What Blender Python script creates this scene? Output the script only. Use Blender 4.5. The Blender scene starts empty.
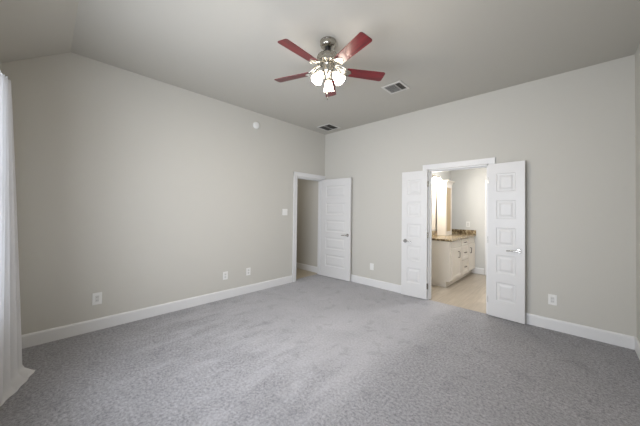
import bpy, bmesh, math, random
from mathutils import Vector, Matrix
random.seed(4)
PI = math.pi
S = bpy.context.scene
COL = S.collection

# ------------------------------------------------------------------ camera
F_PX, YAW, PITCH, ROLL = 261.844, -0.761824, 0.015698, 0.012778
CAM = Vector((3.8436, -4.1663, 1.37))
fw = Vector((math.sin(YAW), math.cos(YAW), 0)); rt = Vector((math.cos(YAW), -math.sin(YAW), 0)); up = Vector((0, 0, 1))
c, s = math.cos(PITCH), math.sin(PITCH); fw, up = c*fw + s*up, c*up - s*fw
c, s = math.cos(ROLL), math.sin(ROLL); rt, up = c*rt + s*up, c*up - s*rt
cd = bpy.data.cameras.new('camera'); cam = bpy.data.objects.new('camera', cd); COL.objects.link(cam)
cd.sensor_fit = 'HORIZONTAL'; cd.sensor_width = 36.0; cd.lens = F_PX/640*36.0
cd.shift_y = -(213-206.64)/640; cd.clip_start = 0.02
M = Matrix((rt, up, -fw)).transposed().to_4x4(); M.translation = CAM
cam.matrix_world = M
S.camera = cam

# ------------------------------------------------------------------ light
S.view_settings.view_transform = 'Standard'; S.view_settings.look = 'None'
S.view_settings.gamma = 1.0; S.view_settings.use_curve_mapping = False
S.view_settings.exposure = -0.05
W = bpy.data.worlds.new('sky'); S.world = W; W.use_nodes = True
W.node_tree.nodes['Background'].inputs[0].default_value = (0.75, 0.87, 1.0, 1)
W.node_tree.nodes['Background'].inputs[1].default_value = 1.0
SHADE_EMIT = 16.0         # the fan's glowing glass shades
FAN_BULB = 26.0          # W per fan bulb
BATH_SHADE_EMIT = 7.0
BATH_BULB = 12.0

def area_light(name, loc, rot, sx, sy, power, col):
    l = bpy.data.lights.new(name, 'AREA'); l.shape = 'RECTANGLE'; l.size = sx; l.size_y = sy
    l.energy = power; l.color = col
    o = bpy.data.objects.new(name, l); o.location = loc; o.rotation_euler = rot; COL.objects.link(o); return o
def point_light(name, loc, power, col, r=0.04):
    l = bpy.data.lights.new(name, 'POINT'); l.energy = power; l.color = col; l.shadow_soft_size = r
    o = bpy.data.objects.new(name, l); o.location = loc; COL.objects.link(o); return o
# daylight through the big window behind the camera
area_light('window_daylight', (2.25, -4.53, 1.45), (PI/2+0.04, 0, 0.29), 2.5, 1.7, 87, (0.87, 0.91, 0.99)).data.spread = math.radians(136)
# added unseen fill lights that brighten the hall and bathroom, no fixtures built
area_light('hall_fill', (-0.8, -1.0, 2.70), (0, 0, 0), 0.3, 0.3, 5, (1.0, 0.93, 0.82))
area_light('bathroom_fill', (2.75, 1.2, 2.70), (0, 0, 0), 0.3, 0.3, 30, (0.97, 0.98, 1.0))

# ------------------------------------------------------------------ materials
def nt(m): return m.node_tree.nodes, m.node_tree.links
def mat(name, col, rough=0.6, metal=0.0, spec=0.5, bump=None, var=None, coat=0):
    m = bpy.data.materials.new(name); m.use_nodes = True; N, L = nt(m)
    b = N['Principled BSDF']
    b.inputs['Base Color'].default_value = (*col, 1); b.inputs['Roughness'].default_value = rough
    b.inputs['Metallic'].default_value = metal; b.inputs['Specular IOR Level'].default_value = spec
    b.inputs['Coat Weight'].default_value = coat
    tc = N.new('ShaderNodeTexCoord')
    if bump:
        sc, st, dist = bump
        n = N.new('ShaderNodeTexNoise'); n.inputs['Scale'].default_value = sc; n.inputs['Detail'].default_value = 3
        L.new(tc.outputs['Object'], n.inputs['Vector'])
        bp = N.new('ShaderNodeBump'); bp.inputs['Strength'].default_value = st; bp.inputs['Distance'].default_value = dist
        L.new(n.outputs['Fac'], bp.inputs['Height']); L.new(bp.outputs['Normal'], b.inputs['Normal'])
    if var:
        sc, amt = var
        n = N.new('ShaderNodeTexNoise'); n.inputs['Scale'].default_value = sc; n.inputs['Detail'].default_value = 4
        L.new(tc.outputs['Object'], n.inputs['Vector'])
        r = N.new('ShaderNodeMapRange'); r.inputs['To Min'].default_value = 1-amt; r.inputs['To Max'].default_value = 1+amt
        L.new(n.outputs['Fac'], r.inputs['Value'])
        mx = N.new('ShaderNodeVectorMath'); mx.operation = 'SCALE'; mx.inputs[0].default_value = col
        L.new(r.outputs['Result'], mx.inputs['Scale']); L.new(mx.outputs['Vector'], b.inputs['Base Color'])
    return m
def emis(name, col, strength):
    m = bpy.data.materials.new(name); m.use_nodes = True; b = m.node_tree.nodes['Principled BSDF']
    b.inputs['Base Color'].default_value = (0.9, 0.9, 0.88, 1); b.inputs['Roughness'].default_value = 0.25
    b.inputs['Emission Color'].default_value = (*col, 1); b.inputs['Emission Strength'].default_value = strength
    return m

WALL = mat('wall_paint', (0.57, 0.556, 0.512), 0.7, spec=0.25, bump=(220, 0.12, 0.004))
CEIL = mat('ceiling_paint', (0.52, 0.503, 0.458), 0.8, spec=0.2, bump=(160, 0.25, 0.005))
HALLW = mat('hall_paint', (0.54, 0.52, 0.47), 0.7, spec=0.25)
BATHW = mat('bathroom_paint', (0.62, 0.62, 0.60), 0.6, spec=0.25)
TRIM = mat('white_trim', (0.74, 0.74, 0.74), 0.35, bump=(60, 0.02, 0.002))
DOOR = mat('white_door_paint', (0.69, 0.686, 0.68), 0.38, bump=(80, 0.03, 0.002))
NICKEL = mat('brushed_nickel', (0.46, 0.44, 0.39), 0.24, metal=1.0)
CHROME = mat('satin_lever', (0.55, 0.54, 0.52), 0.25, metal=1.0)
BLACK = mat('black_rubber', (0.012, 0.012, 0.012), 0.4)
PLATE = mat('white_plastic', (0.80, 0.80, 0.78), 0.35)
SLOT = mat('dark_slot', (0.12, 0.12, 0.12), 0.6)
OUTG = mat('grey_socket', (0.66, 0.66, 0.64), 0.4)
VENTW = mat('vent_white_metal', (0.62, 0.61, 0.58), 0.4)
VENTD = mat('vent_dark_inside', (0.10, 0.096, 0.087), 0.8)
LOUV = mat('vent_louver', (0.60, 0.59, 0.56), 0.5)
LOUVD = mat('vent_louver_grey', (0.24, 0.23, 0.21), 0.5)
CREAM = mat('cabinet_cream', (0.76, 0.71, 0.645), 0.4, var=(3, 0.03))
TANW = mat('tower_tan', (0.46, 0.35, 0.21), 0.45, var=(6, 0.08))
PULL = mat('dark_pull', (0.09, 0.07, 0.06), 0.35, metal=0.8)
SHADE = emis('glowing_glass', (1.0, 0.88, 0.74), SHADE_EMIT)
BSHADE = emis('glowing_bath_glass', (1.0, 0.94, 0.85), BATH_SHADE_EMIT)
MIRROR = mat('mirror_glass', (0.9, 0.9, 0.9), 0.02, metal=1.0)
HALLF = mat('hall_tile', (0.48, 0.42, 0.32), 0.4, var=(5, 0.12))

def carpet_mat():
    m = bpy.data.materials.new('grey_carpet'); m.use_nodes = True; N, L = nt(m); b = N['Principled BSDF']
    b.inputs['Roughness'].default_value = 0.95; b.inputs['Specular IOR Level'].default_value = 0.1
    b.inputs['Sheen Weight'].default_value = 0.25; b.inputs['Sheen Roughness'].default_value = 0.5
    tc = N.new('ShaderNodeTexCoord')
    def noise(sc, det, rough=0.55, dist=0):
        n = N.new('ShaderNodeTexNoise'); n.inputs['Scale'].default_value = sc; n.inputs['Detail'].default_value = det
        n.inputs['Roughness'].default_value = rough; n.inputs['Distortion'].default_value = dist
        L.new(tc.outputs['Object'], n.inputs['Vector']); return n
    def rng(sock, a, bb, lo, hi, smooth=False):
        r = N.new('ShaderNodeMapRange'); r.inputs['From Min'].default_value = a; r.inputs['From Max'].default_value = bb
        r.inputs['To Min'].default_value = lo; r.inputs['To Max'].default_value = hi
        if smooth: r.interpolation_type = 'SMOOTHSTEP'
        L.new(sock, r.inputs['Value']); return r.outputs[0]
    def op(o_, x, y):
        n = N.new('ShaderNodeMath'); n.operation = o_
        for k, v in enumerate((x, y)):
            if isinstance(v, (int, float)): n.inputs[k].default_value = v
            else: L.new(v, n.inputs[k])
        return n.outputs[0]
    sx = N.new('ShaderNodeSeparateXYZ'); L.new(tc.outputs['Object'], sx.inputs[0])
    mp = N.new('ShaderNodeMapping'); mp.inputs['Scale'].default_value = (9.0, 2.2, 1); L.new(tc.outputs['Object'], mp.inputs['Vector'])
    streak = N.new('ShaderNodeTexNoise'); streak.inputs['Scale'].default_value = 1.0; streak.inputs['Detail'].default_value = 4
    L.new(mp.outputs[0], streak.inputs['Vector'])
    big = noise(2.2, 4, 0.6, 0.6); fine = noise(48, 4, 0.8); tuft = noise(210, 2); spot = noise(5.5, 2, 0.5, 0.3)
    # broad lane of lighter, smoother carpet down the middle, coarser speckle beside it
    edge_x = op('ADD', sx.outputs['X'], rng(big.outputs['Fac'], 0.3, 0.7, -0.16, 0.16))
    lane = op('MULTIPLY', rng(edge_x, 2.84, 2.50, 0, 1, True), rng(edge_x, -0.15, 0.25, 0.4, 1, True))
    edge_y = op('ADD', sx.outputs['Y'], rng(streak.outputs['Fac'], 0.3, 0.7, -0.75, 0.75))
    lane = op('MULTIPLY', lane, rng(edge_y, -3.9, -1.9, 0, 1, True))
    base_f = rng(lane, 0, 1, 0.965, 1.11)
    patch = rng(spot.outputs['Fac'], 0.58, 0.68, 1.0, 0.87, True)
    soft = rng(big.outputs['Fac'], 0.3, 0.7, 0.93, 1.07)
    amp = rng(lane, 0, 1, 1.0, 0.40)
    sp = op('ADD', 1.0, op('MULTIPLY', op('SUBTRACT', rng(fine.outputs['Fac'], 0.25, 0.75, 0.0, 1.0), 0.5), op('MULTIPLY', amp, 1.45)))
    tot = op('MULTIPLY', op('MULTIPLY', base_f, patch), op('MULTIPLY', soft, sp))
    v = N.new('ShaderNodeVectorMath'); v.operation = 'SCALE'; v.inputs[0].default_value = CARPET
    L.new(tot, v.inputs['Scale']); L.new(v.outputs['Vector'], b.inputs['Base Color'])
    hgt = op('MULTIPLY', op('ADD', fine.outputs['Fac'], tuft.outputs['Fac']), amp)
    bp = N.new('ShaderNodeBump'); bp.inputs['Strength'].default_value = 0.9; bp.inputs['Distance'].default_value = 0.012
    L.new(hgt, bp.inputs['Height']); L.new(bp.outputs['Normal'], b.inputs['Normal'])
    return m
CARPET = (0.36, 0.357, 0.378)
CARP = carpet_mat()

def wood_mat(name, dark, light, rough, coat):
    m = mat(name, dark, rough, coat=coat); N, L = nt(m); b = N['Principled BSDF']
    b.inputs['Coat Roughness'].default_value = 0.26
    tc = N.new('ShaderNodeTexCoord'); mp = N.new('ShaderNodeMapping'); mp.inputs['Scale'].default_value = (2.5, 40, 40)
    L.new(tc.outputs['Object'], mp.inputs['Vector'])
    n = N.new('ShaderNodeTexNoise'); n.inputs['Scale'].default_value = 1.0; n.inputs['Detail'].default_value = 5
    L.new(mp.outputs[0], n.inputs['Vector'])
    r = N.new('ShaderNodeValToRGB'); r.color_ramp.elements[0].position = 0.3; r.color_ramp.elements[1].position = 0.7
    r.color_ramp.elements[0].color = (*dark, 1); r.color_ramp.elements[1].color = (*light, 1)
    L.new(n.outputs['Fac'], r.inputs['Fac']); L.new(r.outputs['Color'], b.inputs['Base Color'])
    return m
CHERRY = wood_mat('cherry_blade_wood', (0.055, 0.001, 0.004), (0.17, 0.004, 0.010), 0.28, 0.4)

def plank_mat():
    m = mat('wood_look_plank', (0.6, 0.5, 0.4), 0.35); N, L = nt(m); b = N['Principled BSDF']
    tc = N.new('ShaderNodeTexCoord'); mp = N.new('ShaderNodeMapping'); mp.inputs['Rotation'].default_value = (0, 0, PI/2)
    L.new(tc.outputs['Object'], mp.inputs['Vector'])
    br = N.new('ShaderNodeTexBrick'); br.inputs['Scale'].default_value = 1.0
    br.inputs['Brick Width'].default_value = 0.95; br.inputs['Row Height'].default_value = 0.155; br.inputs['Mortar Size'].default_value = 0.0025
    br.inputs['Color1'].default_value = (0.38, 0.325, 0.26, 1); br.inputs['Color2'].default_value = (0.45, 0.395, 0.325, 1)
    br.inputs['Mortar'].default_value = (0.34, 0.28, 0.22, 1)
    L.new(mp.outputs[0], br.inputs['Vector'])
    m2 = N.new('ShaderNodeMapping'); m2.inputs['Scale'].default_value = (28, 1.6, 1); L.new(tc.outputs['Object'], m2.inputs['Vector'])
    n = N.new('ShaderNodeTexNoise'); n.inputs['Scale'].default_value = 1.5; n.inputs['Detail'].default_value = 5; L.new(m2.outputs[0], n.inputs['Vector'])
    r = N.new('ShaderNodeMapRange'); r.inputs['From Min'].default_value = 0.3; r.inputs['From Max'].default_value = 0.7
    r.inputs['To Min'].default_value = 0.84; r.inputs['To Max'].default_value = 1.1; L.new(n.outputs['Fac'], r.inputs['Value'])
    v = N.new('ShaderNodeVectorMath'); v.operation = 'SCALE'; L.new(br.outputs['Color'], v.inputs[0]); L.new(r.outputs[0], v.inputs['Scale'])
    L.new(v.outputs['Vector'], b.inputs['Base Color']); return m
PLANK = plank_mat()

def granite_mat():
    m = mat('speckled_granite', (0.4, 0.3, 0.2), 0.2); N, L = nt(m); b = N['Principled BSDF']
    tc = N.new('ShaderNodeTexCoord')
    n = N.new('ShaderNodeTexNoise'); n.inputs['Scale'].default_value = 24; n.inputs['Detail'].default_value = 4; n.inputs['Roughness'].default_value = 0.7
    L.new(tc.outputs['Object'], n.inputs['Vector'])
    r = N.new('ShaderNodeValToRGB'); e = r.color_ramp.elements
    e[0].position = 0.34; e[0].color = (0.05, 0.035, 0.02, 1); e[1].position = 0.66; e[1].color = (0.55, 0.47, 0.33, 1)
    a = e.new(0.47); a.color = (0.17, 0.115, 0.06, 1); a = e.new(0.55); a.color = (0.36, 0.28, 0.16, 1)
    L.new(n.outputs['Fac'], r.inputs['Fac']); L.new(r.outputs['Color'], b.inputs['Base Color']); return m
GRANITE = granite_mat()

def curtain_mat():
    m = bpy.data.materials.new('white_curtain_cloth'); m.use_nodes = True; N, L = nt(m); b = N['Principled BSDF']
    b.inputs['Base Color'].default_value = (0.84, 0.84, 0.85, 1); b.inputs['Roughness'].default_value = 0.9
    b.inputs['Specular IOR Level'].default_value = 0.1
    tr = N.new('ShaderNodeBsdfTranslucent'); tr.inputs['Color'].default_value = (0.75, 0.76, 0.78, 1)
    mx = N.new('ShaderNodeMixShader'); mx.inputs['Fac'].default_value = 0.4
    L.new(b.outputs[0], mx.inputs[1]); L.new(tr.outputs[0], mx.inputs[2]); L.new(mx.outputs[0], N['Material Output'].inputs['Surface'])
    return m
CLOTH = curtain_mat()

def glass_mat():
    m = bpy.data.materials.new('window_glass'); m.use_nodes = True; N, L = nt(m)
    t = N.new('ShaderNodeBsdfTransparent'); g = N.new('ShaderNodeBsdfGlossy'); g.inputs['Roughness'].default_value = 0.02
    mx = N.new('ShaderNodeMixShader'); mx.inputs['Fac'].default_value = 0.06
    L.new(t.outputs[0], mx.inputs[1]); L.new(g.outputs[0], mx.inputs[2]); L.new(mx.outputs[0], N['Material Output'].inputs['Surface'])
    return m
GLASS = glass_mat()

# ------------------------------------------------------------------ mesh helpers
class MB:
    def __init__(self): self.bm = bmesh.new()
    def box(self, x0, x1, y0, y1, z0, z1, mtx=None):
        v = [self.bm.verts.new(p) for p in ((x0,y0,z0),(x1,y0,z0),(x1,y1,z0),(x0,y1,z0),(x0,y0,z1),(x1,y0,z1),(x1,y1,z1),(x0,y1,z1))]
        for f in ((0,3,2,1),(4,5,6,7),(0,1,5,4),(1,2,6,5),(2,3,7,6),(3,0,4,7)): self.bm.faces.new([v[i] for i in f])
        if mtx: bmesh.ops.transform(self.bm, matrix=mtx, verts=v)
        return self
    def lathe(self, prof, seg=32, mtx=None):
        rings = []; allv = []
        for r, z in prof:
            if r < 1e-6: ring = [self.bm.verts.new((0, 0, z))]
            else: ring = [self.bm.verts.new((r*math.cos(2*PI*i/seg), r*math.sin(2*PI*i/seg), z)) for i in range(seg)]
            rings.append(ring); allv += ring
        for a, b in zip(rings, rings[1:]):
            for i in range(seg):
                j = (i+1) % seg
                if len(a) == 1 and len(b) == 1: continue
                if len(a) == 1: self.bm.faces.new((a[0], b[i], b[j]))
                elif len(b) == 1: self.bm.faces.new((a[i], a[j], b[0]))
                else: self.bm.faces.new((a[i], a[j], b[j], b[i]))
        if mtx: bmesh.ops.transform(self.bm, matrix=mtx, verts=allv)
        return self
    def tube(self, pts, rad, seg=10, mtx=None, flat=1.0):
        pts = [Vector(p) for p in pts]; rings = []; allv = []
        prev = None
        for k, p in enumerate(pts):
            d = (pts[min(k+1, len(pts)-1)] - pts[max(k-1, 0)]).normalized()
            u = d.cross(Vector((0, 0, 1))) if prev is None else prev - d*prev.dot(d)
            if u.length < 1e-4: u = d.cross(Vector((1, 0, 0)))
            u.normalize(); w = d.cross(u); prev = u
            r = rad[k] if isinstance(rad, (list, tuple)) else rad
            ring = [self.bm.verts.new(p + u*r*math.cos(2*PI*i/seg) + w*r*flat*math.sin(2*PI*i/seg)) for i in range(seg)]
            rings.append(ring); allv += ring
        for a, b in zip(rings, rings[1:]):
            for i in range(seg): self.bm.faces.new((a[i], a[(i+1) % seg], b[(i+1) % seg], b[i]))
        self.bm.faces.new(rings[0][::-1]); self.bm.faces.new(rings[-1])
        if mtx: bmesh.ops.transform(self.bm, matrix=mtx, verts=allv)
        return self
    def prism(self, outline, z0, z1, mtx=None):
        a = [self.bm.verts.new((x, y, z0)) for x, y in outline]; b = [self.bm.verts.new((x, y, z1)) for x, y in outline]
        self.bm.faces.new(a[::-1]); self.bm.faces.new(b); n = len(a)
        for i in range(n): self.bm.faces.new((a[i], a[(i+1) % n], b[(i+1) % n], b[i]))
        if mtx: bmesh.ops.transform(self.bm, matrix=mtx, verts=a+b)
        return self
    def quad(self, *ps):
        self.bm.faces.new([self.bm.verts.new(p) for p in ps]); return self
    def build(self, name, m, parent=None, smooth=False, bevel=0.0, merge=False):
        if merge: bmesh.ops.remove_doubles(self.bm, verts=self.bm.verts, dist=1e-5)
        bmesh.ops.recalc_face_normals(self.bm, faces=self.bm.faces)
        me = bpy.data.meshes.new(name); self.bm.to_mesh(me); self.bm.free()
        me.materials.append(m)
        o = bpy.data.objects.new(name, me); COL.objects.link(o)
        if smooth:
            for p in me.polygons: p.use_smooth = True
            me.set_sharp_from_angle(angle=math.radians(40))
        if bevel:
            b = o.modifiers.new('bevel', 'BEVEL'); b.width = bevel; b.segments = 2; b.limit_method = 'ANGLE'
        if parent: o.parent = parent
        return o
def tag(o, label, cat, group=None, kind=None):
    o['label'] = label; o['category'] = cat
    if group: o['group'] = group
    if kind: o['kind'] = kind
    return o
def thing(name, label, cat, loc=(0,0,0), rotz=0, group=None, kind=None):
    o = bpy.data.objects.new(name, None); COL.objects.link(o); o.empty_display_size = 0.1
    o.location = loc; o.rotation_euler = (0, 0, rotz)
    return tag(o, label, cat, group, kind)
def struct(o, label=None):
    o['kind'] = 'structure'
    if label: o['label'] = label
    return o
def wall_mtx(origin, normal):
    """local x along the wall, y up, z out of the wall"""
    z = Vector(normal); y = Vector((0, 0, 1)); x = y.cross(z)
    m = Matrix((x, y, z)).transposed().to_4x4(); m.translation = origin; return m

# ------------------------------------------------------------------ the room
RW, H, T = 4.333, 3.025, 0.115
YF, YC = -4.48, -4.015                     # window wall, start of the sloped ceiling
HD0, HD1, HDT = -0.80, -0.058, 2.035       # hall doorway along y
BD0, BD1, BDT = 2.225, 3.040, 2.035        # bathroom doorway along x
ZC = H - (YC-YF)*0.676                     # ceiling height at the window wall

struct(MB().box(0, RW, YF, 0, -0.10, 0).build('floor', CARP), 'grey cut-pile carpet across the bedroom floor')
b = MB()
b.box(-T, RW+T, YC, 0.0, H, H+0.1)
m_ = Matrix(); k = (YC-YF)+T
b.bm.verts.ensure_lookup_table()
pr = [(YC, H), (YF-T, H-k*0.676), (YF-T, H-k*0.676+0.12), (YC, H+0.1)]
va = [b.bm.verts.new((-T, y, z)) for y, z in pr]; vb = [b.bm.verts.new((RW+T, y, z)) for y, z in pr]
b.bm.faces.new(va); b.bm.faces.new(vb[::-1])
for i in range(4): b.bm.faces.new((va[i], va[(i+1)%4], vb[(i+1)%4], vb[i]))
struct(b.build('ceiling', CEIL), 'flat ceiling with a sloped section over the window')

b = MB(); b.box(-T, 0, YF-T, HD0, -0.1, H); b.box(-T, 0, HD0, HD1, HDT, H); b.box(-T, 0, HD1, 0, -0.1, H)
struct(b.build('wall_left', WALL), 'long left wall with the hall doorway')
b = MB(); b.box(-T, BD0, 0, T, -0.1, H+0.1); b.box(BD0, BD1, 0, T, BDT, H+0.1); b.box(BD1, RW+T, 0, T, -0.1, H+0.1)
struct(b.build('wall_back', WALL), 'back wall with the double-door bathroom opening')
struct(MB().box(RW, RW+T, YF-T, 0, -0.1, H+0.1).build('wall_right', WALL), 'narrow strip of right wall')
WX0, WX1, WZ0, WZ1 = 0.80, 3.50, 0.55, 2.35
b = MB(); b.box(0, WX0, YF-T, YF, -0.1, ZC); b.box(WX1, RW, YF-T, YF, -0.1, ZC)
b.box(WX0, WX1, YF-T, YF, -0.1, WZ0); b.box(WX0, WX1, YF-T, YF, WZ1, ZC)
struct(b.build('wall_front', WALL), 'window wall behind the camera')
win = struct(MB().box(WX0, WX1, YF-0.085, YF-0.079, WZ0, WZ1).build('window_1', GLASS), 'window behind the camera')
b = MB()
for x0, x1 in ((WX0, WX0+0.05), (1.70, 1.75), (2.60, 2.65), (WX1-0.05, WX1)): b.box(x0, x1, YF-0.10, YF-0.065, WZ0, WZ1)
for z0, z1 in ((WZ0, WZ0+0.05), (1.43, 1.47), (WZ1-0.05, WZ1)): b.box(WX0, WX1, YF-0.099, YF-0.066, z0, z1)
b.build('window_frame', TRIM, win, bevel=0.003)

# baseboards: flat board with an eased top
def baseboard(name, p0, p1, nrm, label):
    d = Vector((*p1, 0)) - Vector((*p0, 0)); n = Vector((*nrm, 0)); b = MB()
    prof = [(0, 0), (0.015, 0), (0.015, 0.112), (0.012, 0.122), (0.006, 0.130), (0, 0.130)]
    A = [b.bm.verts.new(Vector((*p0, z)) + n*t) for t, z in prof]; B = [b.bm.verts.new(Vector((*p1, z)) + n*t) for t, z in prof]
    b.bm.faces.new(A); b.bm.faces.new(B[::-1])
    for i in range(6): b.bm.faces.new((A[i], A[(i+1)%6], B[(i+1)%6], B[i]))
    return struct(b.build(name, TRIM), label)
baseboard('baseboard_left', (0, YF), (0, HD0-0.088), (1, 0), 'white baseboard along the left wall')
baseboard('baseboard_back', (0.0, 0), (BD0-0.083, 0), (0, -1), 'white baseboard between the two doorways')
baseboard('baseboard_back_right', (BD1+0.083, 0), (RW-0.015, 0), (0, -1), 'white baseboard right of the bathroom doors')
baseboard('baseboard_right', (RW, YF), (RW, 0), (-1, 0), 'white baseboard on the right wall')
baseboard('baseboard_front', (0.015, YF), (RW-0.015, YF), (0, 1), 'white baseboard under the window')

# door casings and jambs (trim)
def casing(name, mtx, w, h, cw, label, right=True, jamb=T):
    """local x along the wall from the opening's left edge, y up, z out of the wall"""
    b = MB()
    outl = [(-cw, 0, 0.018), (-cw, 0, 0)]
    def strip(x0, x1, y0, y1):
        b.box(x0, x1, y0, y1, -0.001, 0.013, mtx)
    b.box(-cw, -0.006, 0, h+cw, 0, 0.015, mtx)
    b.box(-cw, -cw*0.62, 0, h+cw, 0.015, 0.020, mtx)
    if right:
        b.box(w+0.006, w+cw, 0, h+cw, 0, 0.015, mtx); b.box(w+cw*0.62, w+cw, 0, h+cw, 0.015, 0.020, mtx)
    xr = w+cw if right else w+min(cw, right or 0.074)
    b.box(-cw, xr, h+0.006, h+cw, 0, 0.0152, mtx); b.box(-cw, xr, h+cw*0.62, h+cw, 0.0152, 0.0202, mtx)
    b.box(-0.001, 0.018, 0, h, -jamb-0.002, 0.003, mtx); b.box(w-0.018, w+0.001, 0, h, -jamb-0.002, 0.003, mtx)
    b.box(0, w, h-0.018, h+0.001, -jamb-0.002, 0.003, mtx)
    b.box(0.018, 0.030, 0, h-0.018, -jamb*0.75, -0.042, mtx); b.box(w-0.030, w-0.018, 0, h-0.018, -jamb*0.75, -0.042, mtx)
    b.box(0.018, w-0.018, h-0.030, h-0.018, -jamb*0.75, -0.042, mtx)
    return struct(b.build(name, TRIM, bevel=0.002), label)
casing('trim_1', wall_mtx((0, HD0, 0), (1, 0, 0)), HD1-HD0, HDT, 0.084, 'white casing around the hall doorway', right=False)
b = MB(); b.box(0.0, 0.015, HD1+0.006, -0.001, 0, HDT+0.084)
casing('trim_2', wall_mtx((BD0, 0, 0), (0, -1, 0)), BD1-BD0, BDT, 0.082, 'white casing around the bathroom doorway')
struct(b.build('trim_3', TRIM, bevel=0.002), 'white casing strip squeezed into the corner behind the hall door')

# hall beyond the left doorway
struct(MB().box(-1.6, -T, -2.2, 0.0, -0.1, -0.004).build('floor_hall', HALLF), 'tan hall floor')
struct(MB().box(-T, 0, HD0+0.018, HD1-0.018, -0.1, -0.003).build('floor_hall_threshold', CARP), 'carpet under the hall doorway')
struct(MB().box(-1.7, -T, 0.0, T, -0.1, 2.74).build('wall_hall_back', HALLW), 'hall wall seen through the doorway')
struct(MB().box(-1.7, -1.6, -2.2, 0.0, -0.1, 2.74).build('wall_hall_left', HALLW))
struct(MB().box(-1.7, -T, -2.3, -2.2, -0.1, 2.74).build('wall_hall_front', HALLW))
struct(MB().box(-1.7, -T, -2.3, T, 2.74, 2.8).build('ceiling_hall', CEIL))
baseboard('baseboard_hall', (-1.6, 0), (-T, 0), (0, -1), 'white baseboard in the hall')

# bathroom beyond the double doors
BX0, BX1, BY = 1.75, 3.6, 2.59
struct(MB().box(BX0, BX1, T, BY, -0.1, -0.006).build('floor_bathroom', PLANK), 'pale wood-look plank floor of the bathroom')
struct(MB().box(BD0, BD1, 0.0, T, -0.1, -0.0055).build('floor_bathroom_threshold', PLANK), 'plank floor in the bathroom doorway')
struct(MB().box(BX0-0.1, BX0, T, BY+0.1, -0.1, 2.74).build('wall_bathroom_left', BATHW), 'bathroom wall behind the vanity')
struct(MB().box(BX0, BX1, BY, BY+0.1, -0.1, 2.74).build('wall_bathroom_back', BATHW), 'bathroom end wall')
struct(MB().box(BX1, BX1+0.1, T, BY+0.1, -0.1, 2.74).build('wall_bathroom_right', BATHW))
struct(MB().box(BX0-0.1, BX1+0.1, T, BY+0.1, 2.74, 2.8).build('ceiling_bathroom', CEIL))
baseboard('baseboard_bathroom', (2.235, BY), (2.465, BY), (0, -1), 'white baseboard on the bathroom end wall')
casing('trim_4', wall_mtx((2.560, BY, 0), (0, -1, 0)), 0.71, 2.03, 0.078, 'white casing at the right of the bathroom end wall', jamb=0.03)

# ------------------------------------------------------------------ doors
def door_mesh(w, h, t, stile, top, ph, gap, n):
    """slab, x 0..w, y 0 (front) .. t (back), with n raised panels on both faces"""
    b = MB(); zs = []; z = h - top
    for i in range(n): zs.append((z-ph, z)); z -= ph+gap
    zs = zs[::-1]
    for y, sg in ((0, 1), (t, -1)):
        def q(x0, x1, z0, z1): b.quad((x0, y, z0), (x1, y, z0), (x1, y, z1), (x0, y, z1))
        q(0, stile, 0, h) if False else None
        edges = [0] + [v for p in zs for v in p] + [h]
        for k in range(len(edges)-1):
            z0, z1 = edges[k], edges[k+1]
            q(0, stile, z0, z1); q(w-stile, w, z0, z1)
            if k % 2 == 0: q(stile, w-stile, z0, z1)
            else:
                rings = [(0, 0), (0.007, 0.0075), (0.020, 0.0085), (0.028, 0.0085), (0.052, 0.0015)]
                R = [[(stile+i, y+sg*d, z0+i), (w-stile-i, y+sg*d, z0+i), (w-stile-i, y+sg*d, z1-i), (stile+i, y+sg*d, z1-i)] for i, d in rings]
                for A, B in zip(R, R[1:]):
                    for j in range(4): b.quad(A[j], A[(j+1)%4], B[(j+1)%4], B[j])
                b.quad(*R[-1])
    edges = [0] + [v for p in zs for v in p] + [h]
    for k in range(len(edges)-1):
        for x in (0, w): b.quad((x, 0, edges[k]), (x, t, edges[k]), (x, t, edges[k+1]), (x, 0, edges[k+1]))
    for zz in (0, h):
        for x0, x1 in ((0, stile), (stile, w-stile), (w-stile, w)): b.quad((x0, 0, zz), (x1, 0, zz), (x1, t, zz), (x0, t, zz))
    return b
def lever_mesh(d, sgn, depth=0.06):
    """rosette and lever on a face whose outward direction is local -y*sgn; lever runs along local x*d"""
    b = MB(); m = Matrix.Rotation(PI/2*sgn, 4, 'X')     # local z -> -y*sgn
    b.lathe([(0, 0), (0.031, 0), (0.031, 0.005), (0.026, 0.010), (0.0, 0.010)], 24, m)
    b.lathe([(0.0, 0.008), (0.012, 0.008), (0.010, depth-0.012), (0.012, depth-0.004), (0, depth)], 16, m)
    y = -(depth-0.010)*sgn
    b.tube([(-0.008*d, y, 0), (0.02*d, y*1.04, 0.001), (0.06*d, y*1.02, 0.0), (0.10*d, y*0.98, -0.004), (0.118*d, y*0.9, -0.006)],
           [0.009, 0.0105, 0.0095, 0.0085, 0.007], 10)
    return b
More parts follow.
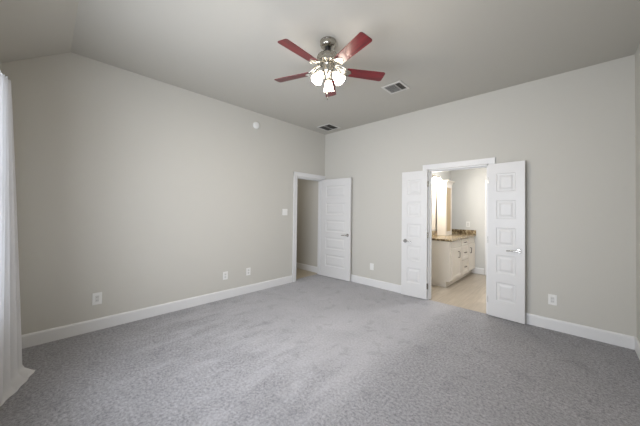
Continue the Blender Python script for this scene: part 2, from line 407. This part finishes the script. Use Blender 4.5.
def make_door(name, label, w, flip, hinge, ang, stile, thick=0.035, hinges=True):
    """hinge = xy of the near (camera-side) face's hinge edge; ang = direction of the leaf from the hinge.
    flip: the leaf runs to the left of its hinge as seen from the front, so local x is mirrored"""
    h = 2.012
    b = door_mesh(w, h, thick, stile, 0.135, 0.238, 0.117, 5)
    if flip: bmesh.ops.transform(b.bm, matrix=Matrix.Scale(-1, 4, (1, 0, 0)), verts=b.bm.verts)
    o = b.build(name, DOOR, merge=True)
    o.location = (hinge[0], hinge[1], 0.012); o.rotation_euler = (0, 0, ang)
    tag(o, label, 'door', kind='structure')
    d = -1 if flip else 1
    xk = (w-0.062)*d
    l = lever_mesh(-d, 1).build('door_lever', CHROME, o, smooth=True); l.location = (xk, 0, 0.885); l['label'] = 'satin nickel lever on the near face'
    l = lever_mesh(-d, -1, 0.04).build('door_lever', CHROME, o, smooth=True); l.location = (xk, thick, 0.885)
    for z in (0.20, 1.0, 1.80):
        hb = MB(); hb.lathe([(0, -0.045), (0.006, -0.045), (0.006, 0.045), (0, 0.045)], 12, Matrix.Translation((-0.007*d, thick*0.9 if True else 0, z)))
        hb.box(min(-0.0015*d, 0.0), max(-0.0015*d, 0.0), 0.004, thick*0.9, z-0.045, z+0.045)
        hb.build('hinge', NICKEL, o, smooth=True)
    return o
make_door('door_1', 'wide white five-panel door swung open from the hall doorway in the corner', 0.742, False, (0.026, -0.122), math.atan2(0.038, 0.742), 0.125)
make_door('door_2', 'narrow white five-panel leaf folded open left of the bathroom doorway', 0.405, True, (2.232, -0.058), math.atan2(0.030, 0.40), 0.093)
make_door('door_3', 'narrow white five-panel leaf folded open right of the bathroom doorway', 0.395, False, (3.050, -0.058), math.atan2(-0.030, 0.39), 0.093)

# ------------------------------------------------------------------ ceiling fan
FX, FY = 2.141, -2.297
fan = thing('ceiling_fan', 'ceiling fan with five red cherry blades and three lit glass shades', 'ceiling fan', (FX, FY, H))
def Z(z): return z - H
MB().lathe([(0, 0), (0.074, 0), (0.079, -0.006), (0.079, -0.014), (0.075, -0.018), (0.076, -0.044), (0.070, -0.056), (0.054, -0.066), (0.030, -0.070), (0, -0.070)], 40).build('canopy', NICKEL, fan, smooth=True)
MB().lathe([(0, -0.066), (0.026, -0.068), (0.030, -0.084), (0.025, -0.100), (0.016, -0.108), (0, -0.108)], 24).build('hanger_ball', BLACK, fan, smooth=True)
MB().lathe([(0, -0.100), (0.013, -0.100), (0.013, -0.135), (0, -0.135)], 20).build('downrod', NICKEL, fan, smooth=True)
b = MB()
b.lathe([(0, Z(2.905)), (0.030, Z(2.905)), (0.040, Z(2.898)), (0.078, Z(2.890)), (0.100, Z(2.872)), (0.108, Z(2.850)), (0.108, Z(2.842)), (0.104, Z(2.838)),
         (0.104, Z(2.826)), (0.110, Z(2.822)), (0.110, Z(2.812)), (0.098, Z(2.800)), (0.070, Z(2.792)), (0, Z(2.792))], 48)
for i in range(20):
    m_ = Matrix.Rotation(2*PI*i/20, 4, 'Z')
    b.tube([(0.072, 0, Z(2.8925)), (0.092, 0, Z(2.882)), (0.106, 0, Z(2.862))], 0.0035, 6, m_)
b.build('motor_housing', NICKEL, fan, smooth=True)
MB().lathe([(0, Z(2.794)), (0.060, Z(2.794)), (0.064, Z(2.782)), (0.058, Z(2.770)), (0.052, Z(2.745)), (0.056, Z(2.735)), (0.056, Z(2.722)), (0.046, Z(2.706)),
            (0.030, Z(2.694)), (0.022, Z(2.684)), (0.014, Z(2.672)), (0, Z(2.668))], 36).build('switch_housing', NICKEL, fan, smooth=True)
# blades
def rounded(w0, w1, x0, x1, r, n=5):
    out = []
    for cx, cy, a0 in ((x1-r, w1/2-r, 0), (x0+r*.6, w0/2-r*.6, 90), (x0+r*.6, -w0/2+r*.6, 180), (x1-r, -w1/2+r, 270)):
        rr = r if cx > (x0+x1)/2 else r*.6
        for i in range(n+1):
            a = math.radians(a0 + 90*i/n); out.append((cx + rr*math.cos(a), cy + rr*math.sin(a)))
    return out
ZB = Z(2.742)
blade_me = iron_me = None
for kk in range(5):
    a = math.radians(128 - 72*kk)
    if kk == 0:
        bl = MB().prism(rounded(0.105, 0.128, 0.185, 0.583, 0.022), -0.003, 0.003).build('fan_blade', CHERRY, fan, bevel=0.0015); blade_me = bl.data
        b = MB()
        # scrolled bracket: two S-curved arms, a cross bar and the mounting plate
        for sgn in (-1, 1):
            b.tube([(0.075, 0.012*sgn, 0.052), (0.100, 0.020*sgn, 0.050), (0.122, 0.036*sgn, 0.036), (0.145, 0.045*sgn, 0.014), (0.172, 0.044*sgn, -0.004), (0.200, 0.040*sgn, -0.008), (0.222, 0.030*sgn, -0.008)],
                   [0.007, 0.0075, 0.007, 0.0065, 0.0065, 0.006, 0.004], 10)
            b.tube([(0.120, 0.004*sgn, 0.036), (0.140, 0.016*sgn, 0.018), (0.160, 0.020*sgn, 0.002), (0.178, 0.010*sgn, -0.006), (0.172, 0.0, -0.006)], 0.0048, 8)
        b.tube([(0.075, 0, 0.052), (0.110, 0, 0.046), (0.140, 0, 0.022), (0.170, 0, -0.003), (0.205, 0, -0.008), (0.240, 0, -0.007)], [0.009, 0.009, 0.008, 0.007, 0.006, 0.004], 10)
        b.prism([(0.172, -0.046), (0.200, -0.042), (0.226, -0.020), (0.244, 0), (0.226, 0.020), (0.200, 0.042), (0.172, 0.046), (0.180, 0)], -0.0075, -0.0035)
        ir = b.build('blade_bracket', NICKEL, fan, smooth=True); iron_me = ir.data
    else:
        bl = bl.copy(); ir = ir.copy(); COL.objects.link(bl); COL.objects.link(ir); bl.parent = fan; ir.parent = fan
    for o in (bl, ir):
        o.location = (0, 0, ZB); o.rotation_euler = (Matrix.Rotation(a, 4, 'Z') @ Matrix.Rotation(math.radians(-12 if o is bl else -9), 4, 'X')).to_euler()
# light kit
prof = [(0.018, 0.0), (0.026, -0.004), (0.034, -0.018), (0.041, -0.040), (0.047, -0.066), (0.052, -0.090), (0.059, -0.112), (0.0565, -0.112),
        (0.049, -0.089), (0.044, -0.066), (0.038, -0.040), (0.030, -0.018), (0.020, -0.006)]
for i, ad in enumerate((126, 15, 257)):
    a = math.radians(ad); tilt = math.radians((26, 37, 33)[i])
    m = Matrix.Translation((0.072*math.cos(a), 0.072*math.sin(a), Z(2.689 if i else 2.676))) @ Matrix.Rotation(a, 4, 'Z') @ Matrix.Rotation(-tilt, 4, 'Y')
    sh = MB().lathe([(r*0.92, z*0.92) for r, z in prof], 32).build('lamp_shade', SHADE, fan, smooth=True); sh.matrix_local = m; sh['label'] = 'frosted glass bell shade, lit'
    ar = MB(); ar.tube([(0.030*math.cos(a), 0.030*math.sin(a), Z(2.715)), (0.058*math.cos(a), 0.058*math.sin(a), Z(2.712)), (0.070*math.cos(a), 0.070*math.sin(a), Z(2.690)), tuple(m.translation)], [0.009, 0.010, 0.011, 0.012], 12)
    ar.lathe([(0, 0.014), (0.020, 0.012), (0.024, 0.0), (0.024, -0.010), (0, -0.010)], 20, m)
    ar.build('lamp_arm', NICKEL, fan, smooth=True)
    p = (Matrix.Translation((FX, FY, H)) @ m) @ Vector((0, 0, -0.085))
    point_light('fan_bulb_light', p, FAN_BULB, (1.0, 0.88, 0.72), 0.03)
for x, y, zb in ((0.012, -0.010, 2.462), (-0.016, 0.012, 2.52)):
    ch = MB().tube([(x, y, Z(2.69)), (x, y, Z(zb))], 0.0016, 6).build('pull_chain', NICKEL, fan)
    MB().lathe([(0, 0.012), (0.004, 0.010), (0.0065, -0.006), (0.005, -0.018), (0, -0.020)], 12, Matrix.Translation((x, y, Z(zb)))).build('chain_fob', BLACK if zb < 2.5 else NICKEL, ch, smooth=True)

# ------------------------------------------------------------------ ceiling registers
def register(label, x0, x1, y0, y1, rim, split, lm1, lm2, group):
    cx, cy = (x0+x1)/2, (y0+y1)/2; w, d = x1-x0, y1-y0
    t = thing('ceiling_vent', label, 'vent', (cx, cy, H), 0, group)
    b = MB(); z1 = -0.010
    for a0, a1, c0, c1 in ((-w/2, w/2, -d/2, -d/2+rim), (-w/2, w/2, d/2-rim, d/2), (-w/2, -w/2+rim, -d/2+rim, d/2-rim), (w/2-rim, w/2, -d/2+rim, d/2-rim)):
        b.box(a0, a1, c0, c1, z1, 0)
    b.build('vent_frame', VENTW, t, bevel=0.003)
    MB().box(-w/2+rim, w/2-rim, -d/2+rim, d/2-rim, -0.002, -0.0005).build('vent_backing', VENTD, t)
    n = 12; xs = -w/2+rim + (w-2*rim)*split
    for sec, (a0, a1, mt, tl) in enumerate(((-w/2+rim, xs-0.004, lm1, 35), (xs+0.004, w/2-rim, lm2, -35))):
        b = MB()
        if sec == 0:
            for i in range(n):
                y = -d/2+rim + (d-2*rim)*(i+0.5)/n
                b.box(a0, a1, -0.0115, 0.0115, -0.0006, 0.0006, Matrix.Translation((0, y, -0.0075)) @ Matrix.Rotation(math.radians(tl), 4, 'X'))
        else:
            m = max(3, int(n*(1-split)+0.5))
            for i in range(m):
                x = a0 + (a1-a0)*(i+0.5)/m
                b.box(-0.0085, 0.0085, -d/2+rim, d/2-rim, -0.0006, 0.0006, Matrix.Translation((x, 0, -0.0075)) @ Matrix.Rotation(math.radians(-tl), 4, 'Y'))
        b.build('louver_bank', mt, t)
    MB().box(xs-0.004, xs+0.004, -d/2+rim, d/2-rim, -0.011, -0.002).build('vent_divider', VENTW, t)
    return t
register('white ceiling register with pale louvers, nearer the fan blades', 2.03, 2.305, -1.115, -0.845, 0.030, 0.66, LOUV, LOUVD, None)
register('dark ceiling grille close to the far left corner', 0.215, 0.565, -0.505, -0.155, 0.035, 0.5, LOUVD, LOUVD, None)

# ------------------------------------------------------------------ wall fittings
sd = thing('smoke_detector', 'small round white detector high on the left wall', 'smoke detector', (0, -1.735, 2.80))
m = Matrix.Rotation(PI/2, 4, 'Y')
MB().lathe([(0, 0), (0.058, 0), (0.058, 0.012), (0, 0.012)], 32, m).build('mounting_base', PLATE, sd, smooth=True)
MB().lathe([(0, 0.012), (0.054, 0.012), (0.054, 0.026), (0.046, 0.038), (0.024, 0.043), (0, 0.043)], 32, m).build('detector_cover', PLATE, sd, smooth=True)

def outlet(label, origin, nrm, style, w=0.078, h=0.122, group='wall outlet plates'):
    t = thing('wall_outlet', label, 'outlet', origin, 0, group)
    m = wall_mtx((0, 0, 0), nrm)
    MB().box(-w/2, w/2, -h/2, h/2, 0, 0.006, m).build('cover_plate', PLATE, t, bevel=0.003)
    if style == 'duplex':
        for dy in (-0.022, 0.022):
            f = MB().lathe([(0, 0.004), (0.0175, 0.004), (0.0175, 0.008), (0, 0.008)], 20, m @ Matrix.Translation((0, dy, 0))).build('socket', OUTG, t)
            b = MB()
            for dx in (-0.006, 0.006): b.box(dx-0.0012, dx+0.0012, dy-0.004, dy+0.006, 0.0078, 0.0086, m)
            b.build('socket_slot', SLOT, f)
    elif style == 'decora':
        MB().box(-0.0175, 0.0175, -0.035, 0.035, 0.005, 0.0085, m).build('socket', OUTG, t, bevel=0.001)
        for dy in (-0.018, 0.018):
            b = MB()
            for dx in (-0.006, 0.006): b.box(dx-0.0014, dx+0.0014, dy-0.005, dy+0.005, 0.0083, 0.009, m)
            b.build('socket_slot', SLOT, t)
    else:
        for dy in (-0.045, 0.045):
            MB().lathe([(0, 0.005), (0.0035, 0.005), (0.003, 0.0075), (0, 0.0075)], 10, m @ Matrix.Translation((0, dy, 0))).build('plate_screw', PLATE, t)
    return t
outlet('white outlet plate low on the left wall nearest the curtain', (0, -3.745, 0.352), (1, 0, 0), 'decora', 0.084, 0.132)
outlet('white outlet plate on the left wall, left of the pair near the doorway', (0, -2.233, 0.352), (1, 0, 0), 'duplex')
outlet('white outlet plate on the left wall, right of the pair near the doorway', (0, -1.833, 0.352), (1, 0, 0), 'duplex')
outlet('blank white plate on the back wall between the two doorways', (1.207, 0, 0.354), (0, -1, 0), 'blank')
outlet('white outlet plate on the back wall right of the bathroom doors', (3.694, 0, 0.352), (0, -1, 0), 'decora')
outlet('white outlet plate above the granite splash in the bathroom', (2.14, BY, 1.10), (0, -1, 0), 'decora')
sw = thing('light_switch', 'double white light switch on the left wall beside the hall doorway', 'light switch', (0, -1.085, 1.337))
m = wall_mtx((0, 0, 0), (1, 0, 0))
MB().box(-0.060, 0.060, -0.060, 0.060, 0, 0.006, m).build('cover_plate', PLATE, sw, bevel=0.003)
for dx in (-0.023, 0.023):
    MB().box(-0.0165, 0.0165, -0.033, 0.033, -0.002, 0.003, m @ Matrix.Translation((dx, 0, 0.006)) @ Matrix.Rotation(math.radians(4), 4, 'X')).build('rocker', PLATE, sw, bevel=0.001)

# ------------------------------------------------------------------ curtain
def curtain():
    t = thing('curtain', 'long white curtain pooling on the carpet at the left edge', 'curtain', (0.68, -4.40, 0))
    b = MB(); nu = 200
    nv = 46; rows = []
    x0, x1 = 0.585, 1.30
    for j in range(nv+1):
        v = j/nv
        row = []
        for i in range(nu+1):
            u = i/nu*1.60                                           # u = 1 about where the frame cuts the cloth
            fl = 0.5+0.5*math.cos(2*PI*(u*3.0)+0.5)                 # fold: 0 at the back, 1 at the front
            fl2 = math.sin(2*PI*u*7.3+1.0)
            X = x0 + (x1-x0)*u/1.60
            if v < 0.88:
                k = v/0.88; z = (2.375 - 0.10*u)*(1-k) + 0.045*k
                amp = 0.035 + 0.045*k
                yf = -4.378 + 0.112*k**0.9 - (0.08*u if u < 1 else 0.08)*k
                y = yf - amp*(1-fl) + 0.0018*fl2*(1-0.5*k)
                x = X + 0.018*math.sin(2*PI*u*3.0+0.5)*(0.5+k) - 0.02*k*max(0, 1-u)
                if k < 0.03: z += 0.008*math.sin(u*52) + 0.006*math.sin(u*23); y += 0.004*math.sin(u*70)
            else:
                k = (v-0.88)/0.12
                yb = -4.266 - 0.08*min(u, 1) - 0.08*(1-fl) + 0.002*fl2
                xb = X + 0.027*math.sin(2*PI*u*3.0+0.5) - 0.02*max(0, 1-u)
                xh = 0.60 + 0.47*u
                yh = -4.208 - 0.384*min(xh-0.628, 0.40) + 0.018*math.sin(PI*min(u, 1)) + 0.004*math.sin(u*23)
                e = k**0.8
                x = xb*(1-e) + xh*e; y = yb*(1-e) + yh*e
                z = 0.045*(1-k)**2 + 0.006 + 0.010*math.sin(PI*k)*(0.6+0.4*math.sin(u*19))
            row.append(b.bm.verts.new((x-0.68, y+4.40, z)))
        rows.append(row)
    for r0, r1 in zip(rows, rows[1:]):
        for i in range(nu): b.bm.faces.new((r0[i], r0[i+1], r1[i+1], r1[i]))
    o = b.build('curtain_panel', CLOTH, t, smooth=True)
    sm = o.modifiers.new('thickness', 'SOLIDIFY'); sm.thickness = 0.003
    return t
curtain()

# ------------------------------------------------------------------ bathroom vanity
VY0, VY1, VX = 0.92, BY-0.002, 2.265
van = thing('bathroom_vanity', 'cream bathroom vanity with doors and a centre bank of drawers', 'vanity', (BX0+0.002, VY0, -0.006))
def V(x, y, z): return (x-BX0-0.002, y-VY0, z+0.006)
def vbox(x0, x1, y0, y1, z0, z1): 
    a = V(x0, y0, z0); c_ = V(x1, y1, z1); return MB().box(a[0], c_[0], a[1], c_[1], a[2], c_[2])
vbox(BX0+0.002, VX, VY0, VY1, 0.105, 0.838).build('carcass', CREAM, van, bevel=0.002)
vbox(BX0+0.002, VX-0.065, VY0+0.004, VY1, -0.006, 0.105).build('toe_kick', CREAM, van)
def front(name, y0, y1, z0, z1, panel=True):
    b = vbox(VX, VX+0.019, y0, y1, z0, z1)
    o = b.build(name, CREAM, van, bevel=0.002)
    if panel and z1-z0 > 0.2:
        s_ = 0.055; p = MB(); a = V(VX+0.019, y0, z0)
        for (c0, c1, d0, d1) in ((y0, y0+s_, z0, z1), (y1-s_, y1, z0, z1), (y0+s_, y1-s_, z0, z0+s_), (y0+s_, y1-s_, z1-s_, z1)):
            q0 = V(VX+0.019, c0, d0); q1 = V(VX+0.028, c1, d1); p.box(q0[0], q1[0], q0[1], q1[1], q0[2], q1[2])
        p.build('door_frame', CREAM, o, bevel=0.002)
    return o
def pull(parent, y, z, vertical, x):
    L_ = 0.055; ax = Vector((0, 0, 1)) if vertical else Vector((0, 1, 0)); c0 = Vector(V(x, y, z)); ox = Vector((1, 0, 0))
    pts = [c0 - ax*L_, c0 - ax*L_ + ox*0.024, c0 - ax*(L_-0.008) + ox*0.030, c0 + ax*(L_-0.008) + ox*0.030, c0 + ax*L_ + ox*0.024, c0 + ax*L_]
    MB().tube(pts, 0.006, 8).build('pull_handle', PULL, parent, smooth=True)
d = front('cabinet_door', 0.965, 1.540, 0.125, 0.700); pull(d, 1.36, 0.56, True, VX+0.019)
front('false_drawer', 0.965, 1.540, 0.715, 0.825, False)
for z0, z1 in ((0.125, 0.405), (0.420, 0.690), (0.705, 0.825)):
    d = front('drawer', 1.575, 2.000, z0, z1); pull(d, 1.79, (z0+z1)/2, False, VX+0.019)
d = front('cabinet_door', 2.035, 2.555, 0.125, 0.700); pull(d, 2.18, 0.56, True, VX+0.019)
front('false_drawer', 2.035, 2.555, 0.715, 0.825, False)
ct = thing('vanity_countertop', 'brown and cream speckled granite countertop on the bathroom vanity', 'countertop', (BX0+0.002, VY0, 0.838))
MB().box(0, 2.305-BX0, -0.025, VY1-VY0, 0, 0.040).build('counter_slab', GRANITE, ct, bevel=0.004)
bs = MB().box(0, 2.305-BX0-0.021, -0.020, 0, 0, 0.095).build('backsplash', GRANITE, bevel=0.003); bs.location = (BX0+0.023, VY1, 0.8785)
tag(bs, 'low granite backsplash at the far end of the counter, under the bathroom outlet', 'backsplash')
bs = MB().box(0, 0.019, -0.025, VY1-VY0, 0, 0.095).build('backsplash', GRANITE, bevel=0.003); bs.location = (BX0+0.002, VY0, 0.8785)
tag(bs, 'long granite backsplash below the mirror, behind the tall tower cabinet', 'backsplash')
# tower cabinet standing on the counter
TX1, TY0, TY1, TZ0, TZ1 = 1.95, 1.67, 2.06, 0.879, 1.985
tw = thing('tower_cabinet', 'tall narrow cream cabinet with crown standing on the granite counter', 'cabinet', (BX0+0.022, TY0, TZ0))
w_, d_, h_ = TX1-BX0-0.022, TY1-TY0, TZ1-TZ0
MB().box(0, w_-0.02, 0, d_, 0, h_).build('carcass', CREAM, tw, bevel=0.002)
b = MB(); s_ = 0.052
for y0, y1, z0, z1 in ((0, s_, 0, h_), (d_-s_, d_, 0, h_), (s_, d_-s_, 0, s_*1.6), (s_, d_-s_, h_-s_*1.6, h_)): b.box(w_-0.02, w_, y0, y1, z0, z1)
dr = b.build('cabinet_door', CREAM, tw, bevel=0.002)
MB().box(w_-0.0195, w_-0.010, s_, d_-s_, s_*1.6, h_-s_*1.6).build('door_panel', TANW, dr)
b = MB(); prev = None
cp = [(0.0, h_), (0.010, h_), (0.014, h_+0.018), (0.034, h_+0.045), (0.046, h_+0.052), (0.046, h_+0.066), (0.0, h_+0.066)]
rings = []
for o_, z in cp: rings.append([b.bm.verts.new(p) for p in ((0, -o_, z), (w_+o_, -o_, z), (w_+o_, d_+o_, z), (0, d_+o_, z))])
for A, B in zip(rings, rings[1:]):
    for i in range(4): b.bm.faces.new((A[i], A[(i+1)%4], B[(i+1)%4], B[i]))
b.bm.faces.new(rings[-1]); b.bm.faces.new(rings[0][::-1])
b.build('crown_moulding', CREAM, tw)
mr = thing('vanity_mirror', 'wide frameless mirror above the vanity left of the tower cabinet', 'mirror', (BX0, 1.31, 0.98))
MB().box(0.001, 0.006, -0.37, 0.37, 0, 0.98).build('mirror_pane', MIRROR, mr)
# vanity light bar
lt = thing('vanity_light', 'bar light with glowing glass shades above the bathroom mirror', 'wall light', (BX0, 1.28, 2.11))
MB().box(0, 0.022, -0.36, 0.36, -0.045, 0.045).build('back_plate', NICKEL, lt, bevel=0.006)
for i in range(3):
    y = -0.26 + 0.26*i
    a = MB(); a.tube([(0.015, y, 0.0), (0.06, y, 0.020), (0.10, y, 0.016), (0.115, y, -0.010)], 0.007, 10)
    a.lathe([(0, 0.006), (0.018, 0.004), (0.024, -0.010), (0.024, -0.028), (0, -0.028)], 16, Matrix.Translation((0.115, y, 0)))
    a.build('lamp_arm', NICKEL, lt, smooth=True)
    sh = MB().lathe([(0.020, -0.018), (0.032, -0.034), (0.040, -0.070), (0.046, -0.105), (0.054, -0.130), (0.051, -0.130), (0.043, -0.104), (0.036, -0.070), (0.028, -0.036), (0.018, -0.022)], 24,
                    Matrix.Translation((0.115, y, 0))).build('lamp_shade', BSHADE, lt, smooth=True)
    point_light('vanity_bulb_light', (BX0+0.115, 1.28+y, 1.93), BATH_BULB, (1.0, 0.90, 0.76), 0.04)
